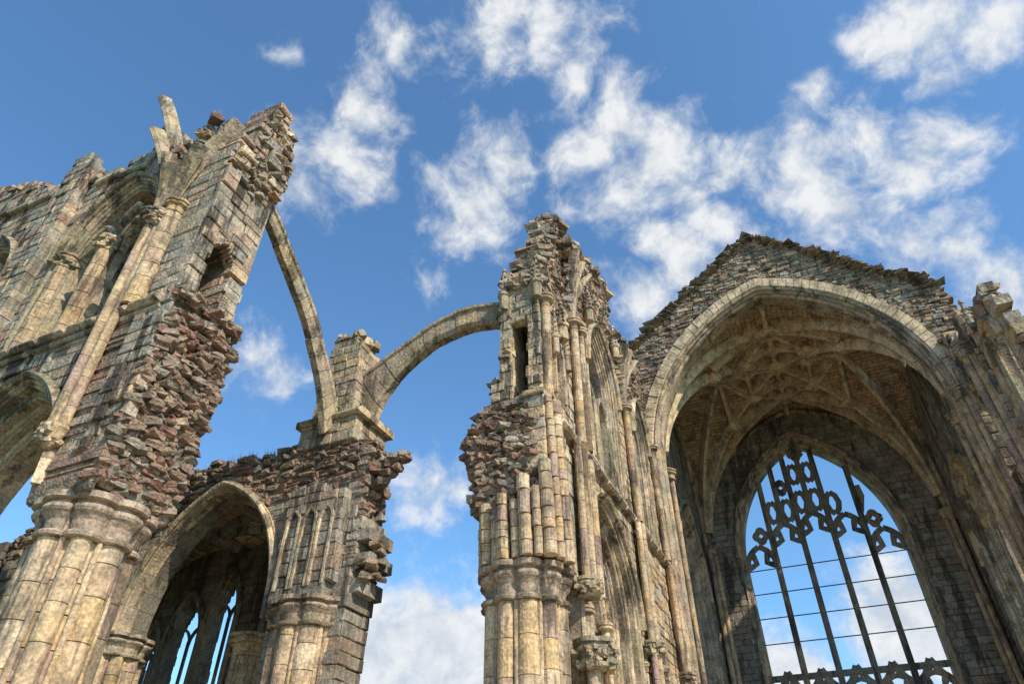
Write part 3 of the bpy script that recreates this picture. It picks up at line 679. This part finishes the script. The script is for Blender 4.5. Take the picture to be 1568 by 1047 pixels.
# cloud banks: azimuth*5, elevation*5 (degrees), angular size, density gain
CLD=[(-129,321,66,1),(-90,320,70,1),(-53,319,32,1),(-211,303,36,1),(-218,291,32,1),(-224,278,44,1.1),(-235,262,54,1.2),(-256,254,42,1),(-220,254,38,1),(-245,238,34,1),(-128,266,50,1),(-148,250,56,1.2),(-155,240,38,1),(-178,256,24,1),
(-45,277,54,1.2),(-74,268,54,1),(-28,261,60,1.2),(-52,253,60,1.2),(-17,246,52,1),(-51,290,30,1),(-78,296,24,1),(11,248,46,1),(35,248,42,1),(73,260,26,1),(55,251,32,1),(53,235,58,1.2),(60,218,55,1.2),(90,239,34,1),(128,241,34,1),(104,222,56,1.1),(88,222,55,1),(113,263,40,1),(131,259,56,1.1),(150,244,38,1),
(-34,231,44,1),(-4,229,50,1),(-23,218,62,1.1),(-50,209,50,1.1),(79,191,42,1),(92,186,42,1),(102,167,52,1.1),(-247,173,42,1),(-235,169,30,1),(-161,131,44,1),(-147,135,34,1),(-170,216,26,1),(-177,72,70,2.6),(-156,60,115,2.6),(-138,62,95,2.6),(-20,58,60,2),(26,72,80,2),(-283,286,20,1)]
tc=N.new('ShaderNodeTexCoord'); D0=tc.outputs['Generated']
def M(op,a,b=None,c=None):
    t=N.new('ShaderNodeMath'); t.operation=op
    for i,s in enumerate((a,b,c)):
        if s is None: continue
        if isinstance(s,(int,float)): t.inputs[i].default_value=s
        else: L.new(s,t.inputs[i])
    return t.outputs[0]
wn=N.new('ShaderNodeTexNoise'); wn.inputs['Scale'].default_value=9; wn.inputs['Detail'].default_value=2; L.new(D0,wn.inputs[0])
vs=N.new('ShaderNodeVectorMath'); vs.operation='SUBTRACT'; L.new(wn.outputs['Color'],vs.inputs[0]); vs.inputs[1].default_value=(.5,.5,.5)
vm=N.new('ShaderNodeVectorMath'); vm.operation='MULTIPLY_ADD'; L.new(vs.outputs[0],vm.inputs[0]); vm.inputs[1].default_value=(.06,.06,.06); L.new(D0,vm.inputs[2])
acc=None
for az,el,rr,gn in CLD:
    A_=math.radians(az/5);E_=math.radians(el/5); c=(math.sin(A_)*math.cos(E_),math.cos(A_)*math.cos(E_),math.sin(E_)); rr=rr/1150
    d=N.new('ShaderNodeVectorMath'); d.operation='DISTANCE'; L.new(vm.outputs[0],d.inputs[0]); d.inputs[1].default_value=c
    q=M('MULTIPLY_ADD',d.outputs['Value'],-gn/(rr*1.45),gn)
    acc=q if acc is None else M('MAXIMUM',acc,q)
acc=M('MAXIMUM',acc,-.75)
fn=N.new('ShaderNodeTexNoise'); fn.inputs['Scale'].default_value=19; fn.inputs['Detail'].default_value=6; fn.inputs['Roughness'].default_value=.6; L.new(vm.outputs[0],fn.inputs[0])
dens=M('ADD',acc,M('MULTIPLY',M('SUBTRACT',fn.outputs[0],.5),3.0))
mr=N.new('ShaderNodeMapRange'); mr.interpolation_type='SMOOTHSTEP'; L.new(dens,mr.inputs[0]); mr.inputs[1].default_value=-.25; mr.inputs[2].default_value=1.2
fac=M('MULTIPLY',mr.outputs[0],.95)
cc=N.new('ShaderNodeMix'); cc.data_type='RGBA'; cr=N.new('ShaderNodeMapRange'); L.new(fn.outputs[0],cr.inputs[0]); cr.inputs[1].default_value=.38; cr.inputs[2].default_value=.62
L.new(cr.outputs[0],cc.inputs[0]); cc.inputs[6].default_value=(5.4,5.9,6.5,1); cc.inputs[7].default_value=(7.9,8.0,8.05,1)
ti=N.new('ShaderNodeMix'); ti.data_type='RGBA'; ti.blend_type='MULTIPLY'; ti.inputs[0].default_value=1; L.new(sk.outputs[0],ti.inputs[6]); ti.inputs[7].default_value=(1.2,1.75,2.05,1)
mx_=N.new('ShaderNodeMix'); mx_.data_type='RGBA'; L.new(fac,mx_.inputs[0]); L.new(ti.outputs[2],mx_.inputs[6]); L.new(cc.outputs[2],mx_.inputs[7])
L.new(mx_.outputs[2],bg.inputs['Color'])
scene.view_settings.view_transform='Standard'; scene.view_settings.look='None'; scene.view_settings.exposure=0
